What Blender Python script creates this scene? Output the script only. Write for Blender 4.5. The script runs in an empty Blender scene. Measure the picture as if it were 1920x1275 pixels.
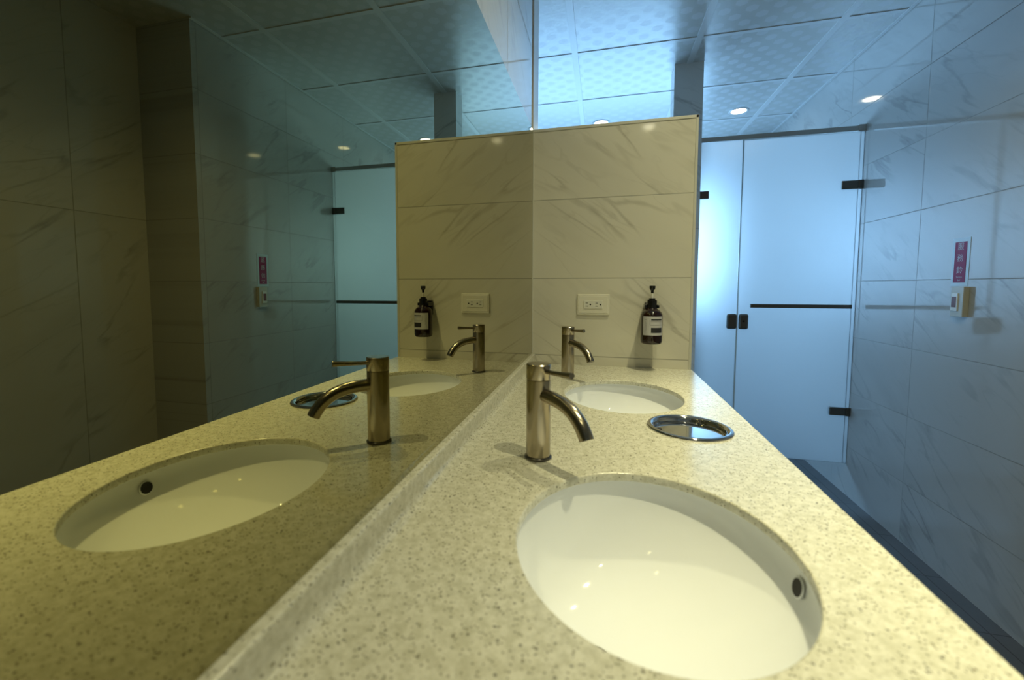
import bpy, bmesh, math, random
from mathutils import Vector, Matrix
random.seed(7)
S = bpy.context.scene
C = bpy.context.collection
H0 = 0.82            # height of the worktop above the floor; shapes below are given relative to it

# ------------------------------------------------------------------ camera
CX, CZ = 0.2623, 0.3065
YAW, PITCH, ROLL = 0.2592, -0.0691, -0.0009
fw = Vector((-math.sin(YAW)*math.cos(PITCH), math.cos(YAW)*math.cos(PITCH), math.sin(PITCH)))
rt = Vector((math.cos(YAW), math.sin(YAW), 0)); up = rt.cross(fw)
rt2 = rt*math.cos(ROLL) + up*math.sin(ROLL); up2 = rt2.cross(fw)
cd = bpy.data.cameras.new('camera'); cam = bpy.data.objects.new('camera', cd); C.objects.link(cam)
M = Matrix((rt2, up2, -fw)).transposed().to_4x4(); M.translation = (CX, 0, CZ+H0)
cam.matrix_world = M
cd.sensor_width = 36; cd.lens = 816.09/1920*36
cd.shift_x = (960-910.15)/1920; cd.shift_y = (592.7-637.5)/1920
cd.clip_start = 0.02
cd.dof.use_dof = True; cd.dof.focus_distance = 1.35; cd.dof.aperture_fstop = 3.2
S.camera = cam
# ------------------------------------------------------------------ world, exposure, lights
S.view_settings.view_transform = 'Standard'; S.view_settings.look = 'None'
S.view_settings.exposure = 0.0; S.view_settings.gamma = 1; S.view_settings.use_curve_mapping = False
w = bpy.data.worlds.new('world'); S.world = w; w.use_nodes = True
w.node_tree.nodes['Background'].inputs[0].default_value = (0.35, 0.62, 1, 1)
w.node_tree.nodes['Background'].inputs[1].default_value = 1.0
SKY = 56.0           # daylight in the frosted window at the far end
WARM = 112.0          # each counter downlight
FARW = 4.5
def light(name, kind, loc, energy, col, **k):
    d = bpy.data.lights.new(name, kind); d.energy = energy; d.color = col
    for a, b in k.items(): setattr(d, a, b)
    o = bpy.data.objects.new(name, d); C.objects.link(o); o.location = loc
    return o
P, W, ZC, FL, D, HP = 1.7154, 1.5564, 1.5208, -0.82, 2.7104, 0.9044
YB = 4.3             # far wall
WX0, WX1, WZ0, WZ1 = -0.75, 1.15, 0.15, 1.12     # far window
day = light('daylight', 'AREA', ((WX0+WX1)/2, YB-0.015, (WZ0+WZ1)/2), SKY, (0.30, 0.61, 1.0), shape='RECTANGLE', size=WX1-WX0-0.06, size_y=WZ1-WZ0-0.06)
day.rotation_euler = (-math.pi/2, 0, 0)
WARMC = (1.0, 0.92, 0.52); BEAM = 24.0; SKIRT = 0.17

# ------------------------------------------------------------------ helpers
def obj(name, bm, m, parent=None, smooth=None):
    me = bpy.data.meshes.new(name)
    if isinstance(bm, bmesh.types.BMesh):
        bmesh.ops.recalc_face_normals(bm, faces=bm.faces[:])
        bm.to_mesh(me); bm.free()
    else: me = bm
    me.materials.clear(); me.materials.append(m)
    if smooth is not None:
        for p in me.polygons: p.use_smooth = True
        try: me.set_sharp_from_angle(angle=math.radians(smooth))
        except Exception: pass
    o = bpy.data.objects.new(name, me); C.objects.link(o)
    if parent: o.parent = parent
    return o
def thing(name, label, cat, loc=(0, 0, 0), rotz=0, group=None):
    o = bpy.data.objects.new(name, None); C.objects.link(o); o.empty_display_size = .05
    o.location = loc; o.rotation_euler = (0, 0, rotz); tag(o, label, cat, group); return o
def tag(o, label, cat, group=None):
    o['label'] = label; o['category'] = cat
    if group: o['group'] = group
    return o
def struct(o): o['kind'] = 'structure'; return o
def bx(bm, x0, x1, y0, y1, z0, z1, bev=0, seg=2):
    r = bmesh.ops.create_cube(bm, size=1)
    vs = r['verts']
    for v in vs:
        v.co = Vector(((x0+x1)/2+v.co.x*(x1-x0), (y0+y1)/2+v.co.y*(y1-y0), (z0+z1)/2+v.co.z*(z1-z0)))
    if bev:
        es = list({e for v in vs for e in v.link_edges})
        bmesh.ops.bevel(bm, geom=es, offset=bev, segments=seg, affect='EDGES', profile=.5)
    return bm
def box(x0, x1, y0, y1, z0, z1, bev=0, seg=2):
    return bx(bmesh.new(), x0, x1, y0, y1, z0, z1, bev, seg)
def lathe(prof, n=48, c=(0, 0), sx=1, sy=1, bm=None, closed=False):
    bm = bm or bmesh.new(); rings = []
    for r, z in prof:
        if r < 1e-6: rings.append([bm.verts.new((c[0], c[1], z))])
        else: rings.append([bm.verts.new((c[0]+r*sx*math.cos(2*math.pi*i/n), c[1]+r*sy*math.sin(2*math.pi*i/n), z)) for i in range(n)])
    pr = list(zip(rings, rings[1:]))
    if closed: pr.append((rings[-1], rings[0]))
    for a, b in pr:
        for i in range(n):
            j = (i+1) % n
            if len(a) == 1 and len(b) == 1: continue
            if len(a) == 1: bm.faces.new((a[0], b[i], b[j]))
            elif len(b) == 1: bm.faces.new((a[i], a[j], b[0]))
            else: bm.faces.new((a[i], a[j], b[j], b[i]))
    return bm
def tube(pts, rad, n=24, bm=None, caps=True):
    """a smooth tube along pts (Catmull-Rom resampled), rad a number or a list"""
    bm = bm or bmesh.new(); pts = [Vector(p) for p in pts]
    if not isinstance(rad, (list, tuple)): rad = [rad]*len(pts)
    P_, R_ = [], []
    for i in range(len(pts)-1):
        p0 = pts[max(i-1, 0)]; p1 = pts[i]; p2 = pts[i+1]; p3 = pts[min(i+2, len(pts)-1)]
        for k in range(6):
            t = k/6
            P_.append(0.5*((2*p1)+(p2-p0)*t+(2*p0-5*p1+4*p2-p3)*t*t+(3*p1-p0-3*p2+p3)*t**3)); R_.append(rad[i]*(1-t)+rad[i+1]*t)
    P_.append(pts[-1]); R_.append(rad[-1])
    rings = []; ref = None
    for i, p in enumerate(P_):
        t = (P_[min(i+1, len(P_)-1)]-P_[max(i-1, 0)]).normalized()
        if ref is None:
            ref = t.orthogonal().normalized()
        ref = (ref-t*ref.dot(t)).normalized(); b = t.cross(ref)
        rings.append([bm.verts.new(p+R_[i]*(ref*math.cos(2*math.pi*k/n)+b*math.sin(2*math.pi*k/n))) for k in range(n)])
    for a, b in zip(rings, rings[1:]):
        for i in range(n): bm.faces.new((a[i], a[(i+1) % n], b[(i+1) % n], b[i]))
    if caps: bm.faces.new(rings[0]); bm.faces.new(rings[-1])
    return bm
def extrude_poly(pts, y0, y1, axis='y'):
    """pts are (a,b) outline; swept from y0 to y1 along axis"""
    bm = bmesh.new()
    def mk(a, b, t): return {'y': (a, t, b), 'x': (t, a, b), 'z': (a, b, t)}[axis]
    A = [bm.verts.new(mk(a, b, y0)) for a, b in pts]; B = [bm.verts.new(mk(a, b, y1)) for a, b in pts]
    n = len(pts)
    for i in range(n): bm.faces.new((A[i], A[(i+1) % n], B[(i+1) % n], B[i]))
    bm.faces.new(A); bm.faces.new(B)
    return bm

# ------------------------------------------------------------------ materials
def mat(name, col=(.8, .8, .8), rough=.5, metal=0, **k):
    m = bpy.data.materials.new(name); m.use_nodes = True
    b = m.node_tree.nodes['Principled BSDF']
    b.inputs['Base Color'].default_value = (*col, 1); b.inputs['Roughness'].default_value = rough; b.inputs['Metallic'].default_value = metal
    for a, v in k.items(): b.inputs[a.replace('_', ' ')].default_value = v
    return m
class N:
    def __init__(s, m): s.t = m.node_tree; s.b = s.t.nodes.get('Principled BSDF')
    def new(s, typ, **k):
        n = s.t.nodes.new(typ)
        for a, v in k.items(): setattr(n, a, v)
        return n
    def link(s, a, b): s.t.links.new(a, b)
    def math(s, op, a, b=None, c=None, clamp=False):
        n = s.new('ShaderNodeMath', operation=op); n.use_clamp = clamp
        for i, v in enumerate((a, b, c)):
            if v is None: continue
            if hasattr(v, 'links'): s.link(v, n.inputs[i])
            else: n.inputs[i].default_value = v
        return n.outputs[0]
    def mix(s, f, a, b):
        n = s.new('ShaderNodeMix', data_type='RGBA')
        if hasattr(f, 'links'): s.link(f, n.inputs[0])
        else: n.inputs[0].default_value = f
        for i, v in ((6, a), (7, b)):
            if hasattr(v, 'links'): s.link(v, n.inputs[i])
            else: n.inputs[i].default_value = (*v, 1)
        return n.outputs[2]
    def ramp(s, f, lo, hi):
        n = s.new('ShaderNodeMapRange', interpolation_type='SMOOTHSTEP'); s.link(f, n.inputs[0]); n.inputs[1].default_value = lo; n.inputs[2].default_value = hi
        return n.outputs[0]
    def pos(s):
        g = s.new('ShaderNodeNewGeometry'); x = s.new('ShaderNodeSeparateXYZ'); s.link(g.outputs['Position'], x.inputs[0]); return g.outputs['Position'], x.outputs
    def noise(s, vec, scale, detail=2, rough=.5, dist=0):
        n = s.new('ShaderNodeTexNoise'); n.inputs['Scale'].default_value = scale; n.inputs['Detail'].default_value = detail
        n.inputs['Roughness'].default_value = rough; n.inputs['Distortion'].default_value = dist; s.link(vec, n.inputs['Vector']); return n.outputs['Fac']
    def comb(s, x, y, z):
        n = s.new('ShaderNodeCombineXYZ')
        for i, v in enumerate((x, y, z)):
            if hasattr(v, 'links'): s.link(v, n.inputs[i])
            else: n.inputs[i].default_value = v
        return n.outputs[0]
def marble(name, axis, u0, su, v0, sv, flip=1, base=(.60, .595, .57), vein=(.27, .265, .25), uj=True, rough=.07):
    """polished marble-look ceramic wall tile; axis = horizontal axis of the wall"""
    m = mat(name, base, rough); n = N(m)
    _, x = n.pos()
    u = x[0] if axis == 'x' else x[1]; v = x[2]
    un = n.math('DIVIDE', n.math('SUBTRACT', u, u0), su); vn = n.math('DIVIDE', n.math('SUBTRACT', v, v0+H0), sv)
    iu = n.math('FLOOR', un); iv = n.math('FLOOR', vn)
    fu = n.math('FRACT', un); fv = n.math('FRACT', vn)
    du = n.math('MULTIPLY', n.math('MINIMUM', fu, n.math('SUBTRACT', 1, fu)), su)
    dv = n.math('MULTIPLY', n.math('MINIMUM', fv, n.math('SUBTRACT', 1, fv)), sv)
    d = n.math('MINIMUM', du, dv) if uj else dv
    # vein coordinates: a = along the vein (running down to the right), c = across it
    ang = math.radians(-36)*flip
    ca, sa = math.cos(ang), math.sin(ang)
    a = n.math('ADD', n.math('MULTIPLY', u, ca), n.math('MULTIPLY', v, sa))
    c = n.math('SUBTRACT', n.math('MULTIPLY', v, ca), n.math('MULTIPLY', u, sa))
    off = n.math('ADD', n.math('MULTIPLY', iu, 3.71), n.math('MULTIPLY', iv, 1.93))
    vec = n.comb(n.math('MULTIPLY', a, 1.0), n.math('MULTIPLY', c, 4.2), off)
    n1 = n.noise(vec, 1.35, 4, .45, .35); n2 = n.noise(vec, 2.9, 3, .5, .35)
    r1 = n.math('SUBTRACT', 1, n.ramp(n.math('ABSOLUTE', n.math('SUBTRACT', n1, .5)), 0, .028))
    r2 = n.math('SUBTRACT', 1, n.ramp(n.math('ABSOLUTE', n.math('SUBTRACT', n2, .47)), 0, .03))
    msk = n.ramp(n.noise(n.comb(u, v, off), 3.1, 2), .40, .66)
    cl = n.noise(vec, 1.1, 3)
    f = n.math('ADD', n.math('MULTIPLY', n.math('MULTIPLY', r1, msk), .42), n.math('MULTIPLY', n.math('MULTIPLY', r2, msk), .16))
    f = n.math('ADD', f, n.math('MULTIPLY', n.ramp(cl, .45, .8), .16), clamp=True)
    col = n.mix(f, base, vein)
    j = n.math('SUBTRACT', 1, n.ramp(d, .0008, .0026))
    col = n.mix(n.math('MULTIPLY', j, .6), col, (.20, .20, .17))
    n.link(col, n.b.inputs['Base Color'])
    n.link(n.math('ADD', n.math('MULTIPLY', j, .5), rough), n.b.inputs['Roughness'])
    bp = n.new('ShaderNodeBump'); bp.inputs['Strength'].default_value = .25; bp.inputs['Distance'].default_value = .001
    n.link(n.math('SUBTRACT', 1, j), bp.inputs['Height']); n.link(bp.outputs[0], n.b.inputs['Normal'])
    return m
TJ = .0343
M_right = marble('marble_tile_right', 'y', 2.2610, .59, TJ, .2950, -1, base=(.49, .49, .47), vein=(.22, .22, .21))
M_recess = marble('marble_tile_recess', 'y', 1.342, 1.2, TJ-.59, 1.18, -1)
M_part = marble('marble_tile_partition', 'x', -.3, 1.2, TJ, .3015, 1, base=(.74, .72, .63), vein=(.36, .34, .27), uj=False)
M_left = marble('marble_tile_left', 'y', 1.845, .59, .9044, .295, 1)
M_cross = marble('marble_tile_cross', 'x', .31, .59, TJ, .295, 1)
M_pillar = marble('marble_tile_pillar', 'x', .0, 2.0, TJ, .59, 1, base=(.68, .68, .66), uj=False)

def granite():
    m = mat('speckled_quartz', (.7, .69, .6), .16); n = N(m); p, x = n.pos()
    b = n.noise(p, 90, 3, .6)
    v1 = n.new('ShaderNodeTexVoronoi'); v1.inputs['Scale'].default_value = 330; n.link(p, v1.inputs['Vector'])
    v2 = n.new('ShaderNodeTexVoronoi'); v2.inputs['Scale'].default_value = 210; n.link(p, v2.inputs['Vector'])
    v3 = n.new('ShaderNodeTexVoronoi'); v3.inputs['Scale'].default_value = 700; n.link(p, v3.inputs['Vector'])
    h1 = n.new('ShaderNodeSeparateColor'); n.link(v1.outputs['Color'], h1.inputs[0])
    h2 = n.new('ShaderNodeSeparateColor'); n.link(v2.outputs['Color'], h2.inputs[0])
    h3 = n.new('ShaderNodeSeparateColor'); n.link(v3.outputs['Color'], h3.inputs[0])
    s1 = n.math('MULTIPLY', n.math('GREATER_THAN', h1.outputs[0], .79), n.math('SUBTRACT', 1, n.ramp(v1.outputs['Distance'], .25, .5)))
    s2 = n.math('MULTIPLY', n.math('GREATER_THAN', h2.outputs[1], .955), n.math('SUBTRACT', 1, n.ramp(v2.outputs['Distance'], .2, .42)))
    s3 = n.math('GREATER_THAN', h3.outputs[2], .86)
    col = n.mix(n.ramp(b, .35, .68), (.70, .69, .60), (.56, .55, .45))
    col = n.mix(n.math('MULTIPLY', s3, .35), col, (.42, .40, .30))
    col = n.mix(n.math('MULTIPLY', s1, .9), col, (.17, .15, .095))
    col = n.mix(n.math('MULTIPLY', s2, .85), col, (.06, .05, .035))
    n.link(col, n.b.inputs['Base Color'])
    return m
M_gran = granite()
M_cer = mat('white_ceramic', (.84, .87, .92), .06)
M_hole = mat('dark_hole', (.01, .009, .006), .6)
M_nick = mat('brushed_nickel', (.43, .375, .28), .22, 1, Anisotropic=.5)
M_chrome = mat('polished_steel', (.72, .71, .70), .06, 1)
M_rail = mat('satin_steel', (.50, .50, .48), .35, .6)
M_dark = mat('dark_bronze_metal', (.15, .14, .125), .3, .9)
M_black = mat('black_plastic', (.008, .008, .008), .22)
M_amber = mat('amber_bottle', (.012, .002, .0006), .07, Coat_Weight=.3)
M_label = mat('grey_label', (.52, .52, .55), .6)
M_ink = mat('label_ink', (.02, .02, .025), .6)
M_ink2 = mat('label_small_print', (.24, .24, .26), .6)
M_stem = mat('white_plastic_stem', (.75, .74, .68), .4)
M_plast = mat('ivory_plastic', (.80, .78, .68), .3)
M_sock = mat('white_plastic', (.78, .78, .72), .28)
M_switch = mat('cream_plastic', (.55, .54, .46), .35)
M_lens = mat('red_lens', (.15, .02, .006), .45)
M_mag = mat('magenta_sheet', (.30, .008, .085), .6)
M_paper = mat('white_sheet', (.50, .62, .68), .3)
M_text = mat('white_lettering', (.55, .50, .58), .4)
M_trim = mat('white_trim', (.66, .66, .60), .25)
M_frame = mat('window_frame', (.6, .62, .62), .4)
M_apron = M_gran

def mirror_mat():
    m = mat('mirror_silver', (.37, .345, .185), .0, 1); return m
M_mir = mirror_mat()

def ceil_mat():
    m = mat('vinyl_gypsum_tile', (.62, .62, .59), .35); n = N(m); p, x = n.pos()
    a, b = .1095, .1095
    # centred lattice of elongated hexagons
    def blob(ox, oy):
        U = n.math('DIVIDE', n.math('SUBTRACT', x[0], .280+ox), a); V = n.math('DIVIDE', n.math('SUBTRACT', x[1], 2.065+oy), b)
        fu = n.math('ABSOLUTE', n.math('SUBTRACT', U, n.math('ROUND', U))); fv = n.math('ABSOLUTE', n.math('SUBTRACT', V, n.math('ROUND', V)))
        h = n.math('MAXIMUM', n.math('MULTIPLY', fu, 1.0), n.math('ADD', n.math('MULTIPLY', fu, .5), n.math('MULTIPLY', fv, .866)))
        return n.math('SUBTRACT', 1, n.ramp(h, .20, .235))
    f = n.math('MAXIMUM', blob(0, 0), blob(a/2, b/2))
    n.link(n.mix(f, (.54, .55, .525), (.60, .61, .61)), n.b.inputs['Base Color'])
    n.link(n.math('ADD', n.math('MULTIPLY', f, .07), .28), n.b.inputs['Roughness'])
    bp = n.new('ShaderNodeBump'); bp.inputs['Strength'].default_value = .15; bp.inputs['Distance'].default_value = .002
    n.link(n.noise(p, 60, 2), bp.inputs['Height']); n.link(bp.outputs[0], n.b.inputs['Normal'])
    return m
M_ceil = ceil_mat()
M_tbar = mat('ceiling_tee', (.66, .68, .68), .35)
def floor_mat():
    m = mat('dark_floor_tile', (.07, .075, .08), .28); n = N(m); p, x = n.pos()
    def jd(c, o, s):
        f = n.math('FRACT', n.math('DIVIDE', n.math('SUBTRACT', c, o), s)); return n.math('MULTIPLY', n.math('MINIMUM', f, n.math('SUBTRACT', 1, f)), s)
    d = n.math('MINIMUM', jd(x[0], 1.50, .295), jd(x[1], 2.005, .2935))
    j = n.math('SUBTRACT', 1, n.ramp(d, .001, .003))
    col = n.mix(n.noise(p, 7, 4), (.055, .062, .068), (.11, .115, .12))
    n.link(n.mix(j, col, (.02, .02, .022)), n.b.inputs['Base Color'])
    return m
M_floor = floor_mat()
def glass_mat():
    m = bpy.data.materials.new('frosted_glass'); m.use_nodes = True; t = m.node_tree; t.nodes.clear()
    o = t.nodes.new('ShaderNodeOutputMaterial'); mx = t.nodes.new('ShaderNodeMixShader'); mx2 = t.nodes.new('ShaderNodeMixShader')
    rf = t.nodes.new('ShaderNodeBsdfRefraction'); rf.inputs['Roughness'].default_value = .56; rf.inputs['IOR'].default_value = 1.45; rf.inputs['Color'].default_value = (1, 1, 1, 1)
    tr = t.nodes.new('ShaderNodeBsdfTranslucent'); tr.inputs['Color'].default_value = (.95, .97, .97, 1)
    gl = t.nodes.new('ShaderNodeBsdfGlossy'); gl.inputs['Roughness'].default_value = .18; gl.inputs['Color'].default_value = (.9, .9, .9, 1)
    mx.inputs[0].default_value = .25; mx2.inputs[0].default_value = .06
    t.links.new(rf.outputs[0], mx.inputs[1]); t.links.new(tr.outputs[0], mx.inputs[2])
    t.links.new(mx.outputs[0], mx2.inputs[1]); t.links.new(gl.outputs[0], mx2.inputs[2]); t.links.new(mx2.outputs[0], o.inputs[0])
    return m
M_glass = glass_mat()
M_seal = mat('clear_seal', (.62, .72, .72), .2, Transmission_Weight=.35)
def emis(name, col, s):
    m = mat(name, (.8, .8, .8), .5); b = m.node_tree.nodes['Principled BSDF']
    b.inputs['Emission Color'].default_value = (*col, 1); b.inputs['Emission Strength'].default_value = s; return m
M_lamp = emis('lit_lamp', (1, .93, .68), 14)
M_pane = mat('window_pane', (.8, .85, .9), .5)

# ------------------------------------------------------------------ the room
XR, YF, YN = 1.872, 1.642, -1.6          # recess wall, its corner, wall behind the camera
XL = -1.7
YW = 1.845                               # where the mirror wall ends
def room(name, bm, m): return struct(obj(name, bm, m))
room('floor', box(XL-.1, XR+.1, YN-.1, YB+.1, FL-.1, FL), M_floor)
ceil = room('ceiling', box(XL-.1, XR+.1, YN-.1, YB+.1, ZC, ZC+.1), M_ceil)
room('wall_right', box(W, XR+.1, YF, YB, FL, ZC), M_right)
room('wall_right_recess', box(XR, XR+.1, YN, YF, FL, ZC), M_recess)
room('wall_left', box(-.15, -.005, YN, YW, FL, ZC), M_left)
room('wall_left_end', box(XL, -.15, YW-.12, YW, FL, ZC), M_cross)
room('wall_left_far', box(XL-.1, XL, YW, YB, FL, ZC), M_left)
room('wall_back', box(-.15, XR, YN-.1, YN, FL, ZC), M_cross)
b = bmesh.new()
bx(b, XL, WX0, YB, YB+.1, FL, ZC); bx(b, WX1, W, YB, YB+.1, FL, ZC); bx(b, WX0, WX1, YB, YB+.1, FL, WZ0); bx(b, WX0, WX1, YB, YB+.1, WZ1, ZC)
room('wall_far', b, M_cross)
b = bmesh.new()
for a in ((WX0, WX0+.03), ((WX0+WX1)/2-.015, (WX0+WX1)/2+.015), (WX1-.03, WX1)): bx(b, a[0], a[1], YB-.012, YB+.06, WZ0, WZ1)
bx(b, WX0, WX1, YB-.012, YB+.06, WZ0, WZ0+.03); bx(b, WX0, WX1, YB-.012, YB+.06, WZ1-.03, WZ1)
wf = room('window_1', b, M_frame)
pn = obj('window_pane', box(WX0+.02, WX1-.02, YB+.02, YB+.026, WZ0+.02, WZ1-.02), M_pane, wf)
# ceiling tees: long ones along the room, short ones across it
b = bmesh.new(); X1c, K0 = 2.4191, .1095
for k in range(-3, 3):
    xx = K0+.6*k
    if XL < xx < XR: bx(b, xx-.015, xx+.015, YN if xx > 0 else YW, YB, ZC-.004, ZC+.002)
for j in range(-7, 4):
    yy = X1c+.6*j
    bx(b, -.005 if yy < YW else XL, W if yy > YF else XR, yy-.012, yy+.012, ZC-.003, ZC+.002)
tb = obj('ceiling_tee', b, M_tbar, ceil)
b = bmesh.new()
bx(b, W-.012, W, YF, YB, ZC-.006, ZC-.0005)
obj('edge_angle', b, M_tbar, ceil)

# partition at the end of the counter
pt = struct(obj('wall_partition', box(0, .5823, P, YW, FL, HP), M_part))
b = bmesh.new()
bx(b, -.003, .5855, P-.0025, P+.008, HP-.008, HP+.003, .0015)
bx(b, .5760, .5855, P-.0025, P+.008, FL, HP+.003, .0015)
obj('tile_trim', b, M_trim, pt)
b = bmesh.new(); bx(b, -.010, -.001, P+.004, YW+.002, HP, ZC); 
struct(obj('trim_1', b, mat('satin_corner_trim', (.72, .72, .70), .32)))
# post by the glass screen
post = struct(obj('wall_post', box(.634, .782, 2.668, 2.79, FL, ZC), M_pillar))

# ------------------------------------------------------------------ mirror
mr = thing('wall_mirror', 'large frameless mirror covering the left wall above the counter backsplash', 'mirror', (0, 0, .038))
obj('mirror_glass', box(-.0045, 0, YN+.3, P-.004, 0, HP-.038-.002), M_mir, mr)
obj('sealant_strip', box(-.0045, .0025, P-.0045, P-.0005, 0, HP-.04), M_trim, mr)['label'] = 'pale strip sealing the mirror edge'

# ------------------------------------------------------------------ counter
WC = .5889; Y0 = YN+.3
BAS = [(.325, .541), (.325, 1.275)]; BA, BB = .160, .190
BIN = (.451, 1.003)
def worktop():
    cu = bpy.data.curves.new('worktop', 'CURVE'); cu.dimensions = '2D'; cu.fill_mode = 'BOTH'; cu.extrude = .0045; cu.bevel_depth = .0025; cu.offset = -.0025; cu.bevel_resolution = 2
    def poly(pts):
        s = cu.splines.new('POLY'); s.points.add(len(pts)-1); s.use_cyclic_u = True
        for q, (x, y) in zip(s.points, pts): q.co = (x, y, 0, 1)
    poly([(0, Y0), (WC, Y0), (WC, P), (0, P)])
    for cx, cy in BAS: poly([(cx+BA*math.cos(t*math.pi/48), cy+BB*math.sin(t*math.pi/48)) for t in range(96)])
    poly([(BIN[0]+.072*math.cos(t*math.pi/32), BIN[1]+.072*math.sin(t*math.pi/32)) for t in range(64)])
    o = bpy.data.objects.new('tmp', cu); C.objects.link(o)
    dg = bpy.context.evaluated_depsgraph_get(); me = bpy.data.meshes.new_from_object(o.evaluated_get(dg)); bpy.data.objects.remove(o)
    for v in me.vertices: v.co.z -= .007
    me.name = 'worktop'; return me
ct = thing('vanity_counter', 'long speckled beige stone vanity counter running along the mirror wall', 'counter', (0, 0, 0))
obj('worktop', worktop(), M_gran, ct)
pr = [(-.004, -.01), (-.004, .0377), (.009, .0377)]
for k in range(1, 6): pr.append((.009+.004*math.sin(k*math.pi/10), .0337+.004*math.cos(k*math.pi/10)))
for k in range(0, 9): pr.append((.013+.012*(1-math.cos(k*math.pi/16)), .0123-.012*math.sin(k*math.pi/16)))
pr.append((.026, -.01))
obj('backsplash', extrude_poly(pr, Y0, P-.0005), M_gran, ct, 40)
obj('front_apron', box(WC-.022, WC-.001, Y0, P-.001, -.15, -.0142, .002), M_gran, ct)

DX = -.062
def basin(i, label):
    cx, cy = BAS[i]
    t = thing('sink_basin', label, 'sink', (cx, cy, -.0143), 0, 'undermount sinks in the counter')
    pf = [(1.15, 0), (1.045, 0), (1.042, -.008), (1.03, -.028), (.995, -.048), (.94, -.070), (.86, -.095), (.75, -.118), (.60, -.138), (.42, -.150), (.24, -.156), (.145, -.158)]
    pf += [(.145, -.164), (.24, -.163), (.45, -.156), (.64, -.144), (.79, -.123), (.90, -.100), (.98, -.073), (1.04, -.050), (1.07, -.028), (1.075, -.008), (1.15, -.008)]
    bm_ = lathe(pf, 96, (0, 0), BA, BB, closed=True)
    for v in bm_.verts: v.co.x += DX*max(0, min(1, (-v.co.z-.02)/.13))**1.3     # the bowl bottom sits towards the tap
    obj('bowl', bm_, M_cer, t, 50)
    obj('drain', lathe([(.0245, -.157), (.0225, -.1550), (.017, -.1575), (.006, -.1565), (0, -.156)], 32, c=(DX*1.05, 0)), M_chrome, t, 40)
    # overflow opening in the wall towards the room
    ang = math.radians(3); r = 1.008
    r = 1.008; px, py = BA*r*math.cos(ang), BB*r*math.sin(ang); nz = -.024
    b = bmesh.new()
    b2 = lathe([(.0120, 0), (.0113, .0012), (.0101, .0014), (.0095, 0)], 28, closed=True)
    o = obj('overflow_ring', b2, M_cer, t, 60); o.location = (px, py, nz); o.rotation_euler = (0, math.radians(-90+14), ang)
    o2 = obj('overflow_hole', lathe([(.0101, .0), (.0101, .0013), (0, .0011)], 24), M_hole, t); o2.location = o.location; o2.rotation_euler = o.rotation_euler
    return t
basin(0, 'white oval undermount sink nearest the camera, in front of the larger looking tap')
basin(1, 'white oval undermount sink at the far end of the counter by the half-height tiled partition')

# ------------------------------------------------------------------ taps
def make_tap():
    t = thing('basin_tap', 'brushed nickel single lever tap beside the nearest sink', 'tap', (.158, .762, .0005), math.radians(-44), 'single lever taps on the counter')
    obj('body', lathe([(0, 0), (.0215, 0), (.0215, .1405), (.0205, .1410), (.0205, .1418)], 56), M_nick, t, 40)
    obj('base_ring', lathe([(.0215, 0), (.0243, 0), (.0243, .0022), (.0232, .0032), (.0222, .0048), (.0215, .0048)], 56), M_dark, t, 40)['label'] = 'dark ring round the foot of the tap'
    obj('cap', lathe([(.0203, .1416), (.0215, .1424), (.0218, .1430), (.0218, .1675), (.0205, .1690), (0, .1690)], 56), M_nick, t, 40)
    obj('lever', tube([(.015, 0, .1575), (.04, 0, .1585), (.065, 0, .1600), (.083, 0, .1612), (.0850, 0, .1613)], [.0038, .0040, .0047, .0056, .0050], 20), M_nick, t, 40)
    s = obj('spout', tube([(.012, 0, .1150), (.030, 0, .1148), (.048, 0, .1135), (.070, 0, .1095), (.090, 0, .1010), (.106, 0, .0880), (.1165, 0, .0740), (.1205, 0, .0665)], .0118, 32, caps=False), M_nick, t, 50)
    m = tube([(.1205, 0, .0665), (.1165, 0, .0740)], .0102, 24)
    obj('aerator', m, M_dark, s, 40)
    return t
tap = make_tap()
def copy_tree(o, parent=None):
    c = o.copy(); C.objects.link(c); c.parent = parent
    for ch in list(o.children): copy_tree(ch, c)
    return c
t2 = copy_tree(tap); t2.location = (.157, 1.489, .0005); t2.rotation_euler = (0, 0, math.radians(-50))
t2['label'] = 'brushed nickel single lever tap beside the far sink, under the wall outlet'

# ------------------------------------------------------------------ waste chute let into the counter
t = thing('waste_chute_lid', 'round polished steel waste chute lid set into the counter between the sinks', 'waste lid', (BIN[0], BIN[1], 0))
obj('rim', lathe([(.0700, -.02), (.0715, .0005), (.0860, .0003), (.0862, .0018), (.0840, .0045), (.0800, .0060), (.0760, .0050), (.0725, .0010), (.0700, -.006), (.0690, -.02)], 96, closed=True), M_chrome, t, 50)
fl = obj('flap', lathe([(.0690, -.016), (.0690, -.0085), (.0670, -.0068), (.0, -.0064)], 96), M_chrome, t, 30)
o = obj('pivot', lathe([(0, -.003), (.0045, -.003), (.0048, -.0066), (.0, -.0066)], 20, c=(-.060, -.008)), M_hole, t, 40); o['label'] = 'small dark pivot at the flap edge'

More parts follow.
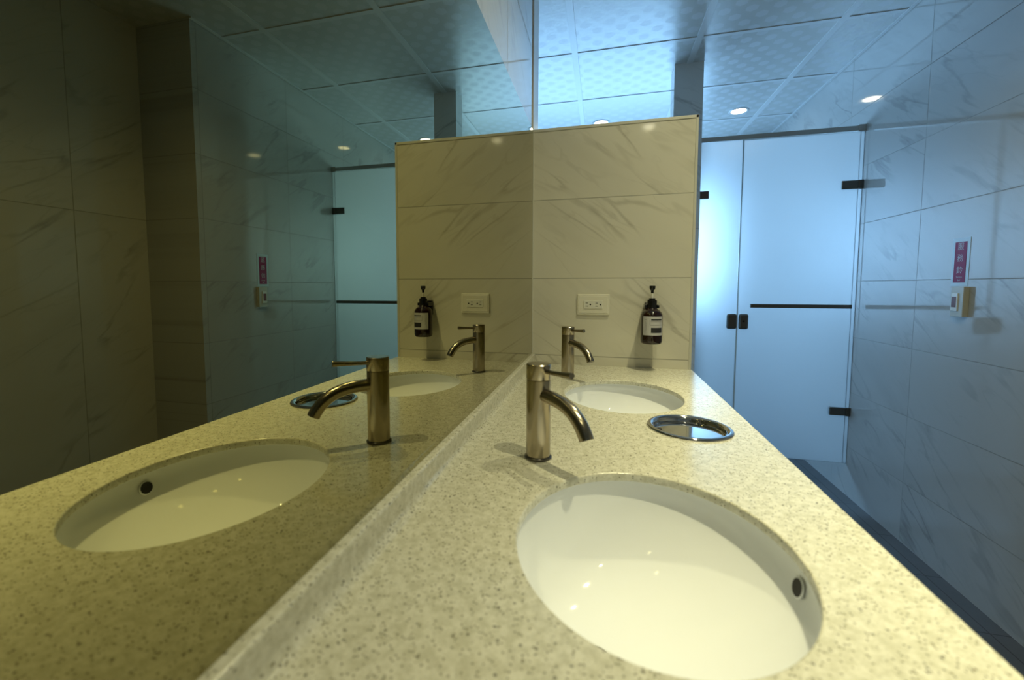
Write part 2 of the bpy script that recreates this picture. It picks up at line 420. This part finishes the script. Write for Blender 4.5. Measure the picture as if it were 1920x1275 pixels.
# ------------------------------------------------------------------ soap dispenser on the partition
SX, SY = .4395, P-.060
t = thing('soap_dispenser', 'dark amber pump bottle with a grey label hung on the half-height tiled partition', 'soap dispenser', (SX, SY, .100))
R = .0370
bot = obj('bottle', lathe([(0, .003), (.022, .002), (.031, 0), (.0345, .002), (.0365, .008), (R, .014), (R, .098), (.0362, .104), (.0335, .111), (.0285, .117), (.0225, .1215), (.0175, .125), (.0160, .129), (.0160, .134), (0, .134)], 64), M_amber, t, 50)
def patch(name, a0, a1, z0, z1, r, m, parent):
    b = bmesh.new(); n = 16; A = []; B = []
    for i in range(n+1):
        a = math.radians(-90+a0+(a1-a0)*i/n)
        A.append(b.verts.new((r*math.cos(a), r*math.sin(a), z0))); B.append(b.verts.new((r*math.cos(a), r*math.sin(a), z1)))
    for i in range(n): b.faces.new((A[i], A[i+1], B[i+1], B[i]))
    o = obj(name, b, m, parent); 
    for p in o.data.polygons: p.use_smooth = True
    return o
lb = patch('label', -54, 62, .032, .099, R+.0004, M_label, t)
def marks(parent):
    b_ = [(-8, 52, .086, .0895, M_ink), (-10, 52, .0805, .0815, M_ink2), (-14, 52, .0678, .0688, M_ink2), (-8, 54, .0415, .0595, M_ink),
          (-15.5, -14.3, .068, .088, M_ink2), (-45, -32, .0868, .0878, M_ink2), (-40, -38.5, .040, .082, M_ink2), (-34, -33, .050, .078, M_ink2)]
    for a0, a1, z0, z1, m in b_:
        patch('printed_block' if m is M_ink else 'printed_line', a0, a1, z0, z1, R+.0008, m, parent)
marks(lb)
b = lathe([(0, .124), (.0165, .124), (.0165, .152), (.0155, .1560), (.0110, .1575), (.0110, .1625), (0, .1625)], 48)
obj('collar', b, M_black, t, 35)
obj('pump_stem', lathe([(0, .160), (.0042, .160), (.0042, .184), (0, .184)], 20), M_stem, t, 40)['label'] = 'white pump stem'
b = lathe([(0, .180), (.0045, .180), (.0050, .190), (.0088, .1935), (.0100, .1995), (.0104, .2055), (.0090, .2068), (0, .2068)], 36)
obj('pump_head', b, M_black, t, 40)
b = bmesh.new()
bx(b, -.021, .021, .040, .0598, .085, .146, .004); bx(b, -.0245, -.0165, -.004, .050, .125, .140, .002); bx(b, .0165, .0245, -.004, .050, .127, .139, .002)
bx(b, -.012, .012, .012, .045, .126, .138, .002)
obj('wall_bracket', b, M_black, t)

# ------------------------------------------------------------------ outlet
t = thing('power_outlet', 'ivory double power outlet on the half-height tiled partition above the far tap', 'outlet', (.2345, P, .2355))
b = box(-.0600, .0600, -.0075, 0, -.0400, .0400, .0025); bx(b, -.0535, .0535, -.0090, -.006, -.0330, .0330, .001)
obj('cover_plate', b, M_plast, t)
sk = obj('socket_block', box(-.0345, .0345, -.0110, -.007, -.0155, .0155, .0008), M_sock, t)
for cx in (-.018, .0185):
    b = bmesh.new()
    bx(b, cx-.010, cx-.0015, -.0113, -.0105, .0048, .0068); bx(b, cx-.010, cx-.0015, -.0113, -.0105, -.0068, -.0048)
    r = bmesh.ops.create_cone(b, cap_ends=True, segments=20, radius1=.0029, radius2=.0029, depth=.0012, matrix=Matrix.Translation((cx+.0075, -.0110, 0)) @ Matrix.Rotation(math.pi/2, 4, 'X'))
    obj('receptacle', b, M_hole, sk)

# ------------------------------------------------------------------ call bell switch and its sign
t = thing('call_bell_switch', 'cream switch box with a dark red button, on the tiled wall under the magenta sign', 'switch', (W, 2.010, .248))
obj('box', box(-.018, 0, -.030, .030, -.0565, .0545, .0015), M_switch, t)
rk = obj('rocker', box(-.0215, -.017, -.009, .022, -.036, .030, .0012), M_sock, t)
obj('red_window', box(-.0222, -.021, -.003, .0185, -.022, .0175, .0004), M_lens, rk)['label'] = 'dark red button window'
t = thing('wall_sign', 'narrow vertical magenta sign with a white border above the call bell switch', 'sign', (W, 2.033, .394))
obj('backing_sheet', box(-.0012, 0, -.0425, .0385, -.0890, .0890), M_paper, t)
mg = obj('magenta_panel', box(-.0018, -.001, -.0285, .0265, -.0760, .0745), M_mag, t)
def text_mesh(body, size, loc, parent, name, sx=1):
    cu = bpy.data.curves.new(name, 'FONT'); cu.body = body; cu.size = size; cu.align_x = 'CENTER'; cu.align_y = 'CENTER'; cu.extrude = .0001
    o = bpy.data.objects.new('tmp', cu); C.objects.link(o)
    dg = bpy.context.evaluated_depsgraph_get(); me = bpy.data.meshes.new_from_object(o.evaluated_get(dg)); bpy.data.objects.remove(o)
    if not len(me.vertices): print('EMPTY TEXT', body); return None
    xs = [v.co.x for v in me.vertices]; ys = [v.co.y for v in me.vertices]
    mx, my = (min(xs)+max(xs))/2, (min(ys)+max(ys))/2
    for v in me.vertices:
        x, y, z = (v.co.x-mx)*sx, v.co.y-my, v.co.z
        v.co = (-.0002-z, -x, y)
    me.name = name; o = obj(name, me, M_text, parent); o.location = loc
    return o
for ch, z in (('服', .0580), ('務', .0155), ('鈴', -.0290)): text_mesh(ch, .030, (-.0018, -.001, z), mg, 'sign_character')
text_mesh('Service', .0095, (-.0018, -.001, -.0555), mg, 'sign_lettering'); text_mesh('Bell', .0095, (-.0018, -.001, -.0675), mg, 'sign_lettering')

# ------------------------------------------------------------------ glass screen and door
GT, GB = 1.0985, -.6486
t = thing('glass_screen', 'narrow fixed frosted glass panel between the tiled post and the glass door', 'glass panel', (.79, D, GB))
def L(*a): return a
obj('glass_panel', box(0.000, .2065, -.005, .005, 0, GT-GB, .001), M_glass, t)
def clampb(cx, cz, w_, h_): return box(cx-w_/2, cx+w_/2, -.013, .013, cz-h_/2, cz+h_/2, .003)
for zz in (.811, -.366): obj('glass_clamp', clampb(.018, zz-GB, .052, .042), M_dark, t)
obj('edge_seal', box(.2068, .2125, -.005, .003, 0, GT-GB), M_seal, t)
b = clampb(.184, .1075-GB, .052, .086); 
obj('lock_keeper', box(.157, .2085, -.014, .014, .065-GB, .150-GB, .011, 4), M_dark, t)
t = thing('glass_door', 'wide frosted glass door hinged on the right tiled wall with a dark towel bar', 'door', (1.004, D, GB))
obj('glass_panel', box(0, .534, -.005, .005, 0, GT-.004-GB, .001), M_glass, t)
for zz in (.8275, -.366):
    h = obj('hinge', box(.459, .534, -.013, .013, zz-.0215-GB, zz+.0215-GB, .0025), M_dark, t)
    obj('hinge_plate', box(.532, W-1.004, -.016, .016, zz-.0225-GB, zz+.0225-GB, .002), M_dark, h)
obj('edge_seal', box(.5345, .5505, -.004, .004, 0, GT-.004-GB), M_glass, t)
tbx = obj('towel_bar', box(.050, .520, -.040, -.026, .1865-GB, .2070-GB, .002), M_dark, t)
for cx in (.075, .495): obj('bar_mount', box(cx-.008, cx+.008, -.027, .007, .189-GB, .204-GB), M_dark, tbx)
lk = obj('door_lock', box(.0035, .052, -.015, .015, .0645-GB, .1500-GB, .011, 4), M_dark, t)
m = lathe([(0, 0), (.006, 0), (.006, .002), (0, .002)], 20); o = obj('lock_knob', m, M_black, lk, 40); o.location = (.026, -.0148, .110-GB); o.rotation_euler = (math.pi/2, 0, 0)
t = thing('header_rail', 'satin steel rail along the top of the frosted glass screen and door', 'rail', (.782, D, GT))
obj('rail_tube', box(0, W-.782-.028, -.010, .010, 0, .0255, .002), M_rail, t)
obj('wall_socket', box(W-.782-.034, W-.782, -.0135, .0135, -.0045, .0300, .002), M_rail, t)

# ------------------------------------------------------------------ ceiling lamps
def downlight(x, y, label, warm, e, first=[]):
    if not first:
        t = thing('downlight', label, 'ceiling lamp', (x, y, ZC), 0, 'recessed downlights')
        obj('trim_ring', lathe([(.046, -.001), (.048, -.004), (.056, -.0055), (.062, -.003), (.063, 0), (.046, 0)], 48, closed=True), M_tbar, t, 60)
        obj('lamp_disc', lathe([(.046, -.002), (.0, -.003)], 32), M_lamp, t, 60)
        first.append(t)
    else:
        t = copy_tree(first[0]); t.location = (x, y, ZC); t['label'] = label
    l = light('lamp_light', 'SPOT', (x, y, ZC-.012+H0), e, WARMC if warm else (1, .92, .70), spot_size=math.radians(150), spot_blend=.5, shadow_soft_size=.022)
    d = l.data; d.use_nodes = True; nt = d.node_tree; em = next(q for q in nt.nodes if q.type == 'EMISSION')   # reflector lamp: bright narrow core, weak wide skirt
    tc = nt.nodes.new('ShaderNodeTexCoord'); sp = nt.nodes.new('ShaderNodeSeparateXYZ'); nt.links.new(tc.outputs['Normal'], sp.inputs[0])
    def mm(op, a, b):
        q = nt.nodes.new('ShaderNodeMath'); q.operation = op
        for i, v in enumerate((a, b)):
            if hasattr(v, 'links'): nt.links.new(v, q.inputs[i])
            else: q.inputs[i].default_value = v
        return q.outputs[0]
    c_ = mm('MAXIMUM', mm('ABSOLUTE', sp.outputs[2], 0), 0.0)
    nt.links.new(mm('ADD', mm('POWER', c_, BEAM), mm('MULTIPLY', c_, SKIRT)), em.inputs['Strength'])
    return t
downlight(1.168, 3.470, 'lit downlight in the ceiling beyond the frosted glass door', 0, FARW)
downlight(.242, 3.448, 'lit downlight just showing over the top of the half-height partition', 0, FARW)
downlight(.675, .50, 'downlight in the ceiling over the nearest sink', 1, WARM)
downlight(.675, 1.235, 'downlight in the ceiling over the far sink', 1, WARM)
downlight(.595, -.19, 'downlight in the ceiling behind the camera, over the near end of the counter', 1, WARM*.35)

# ------------------------------------------------------------------ lift everything from worktop height to floor height
for o in list(S.objects):
    if o.parent is None and o.type in ('MESH', 'EMPTY'): o.location.z += H0
day.location.z += H0
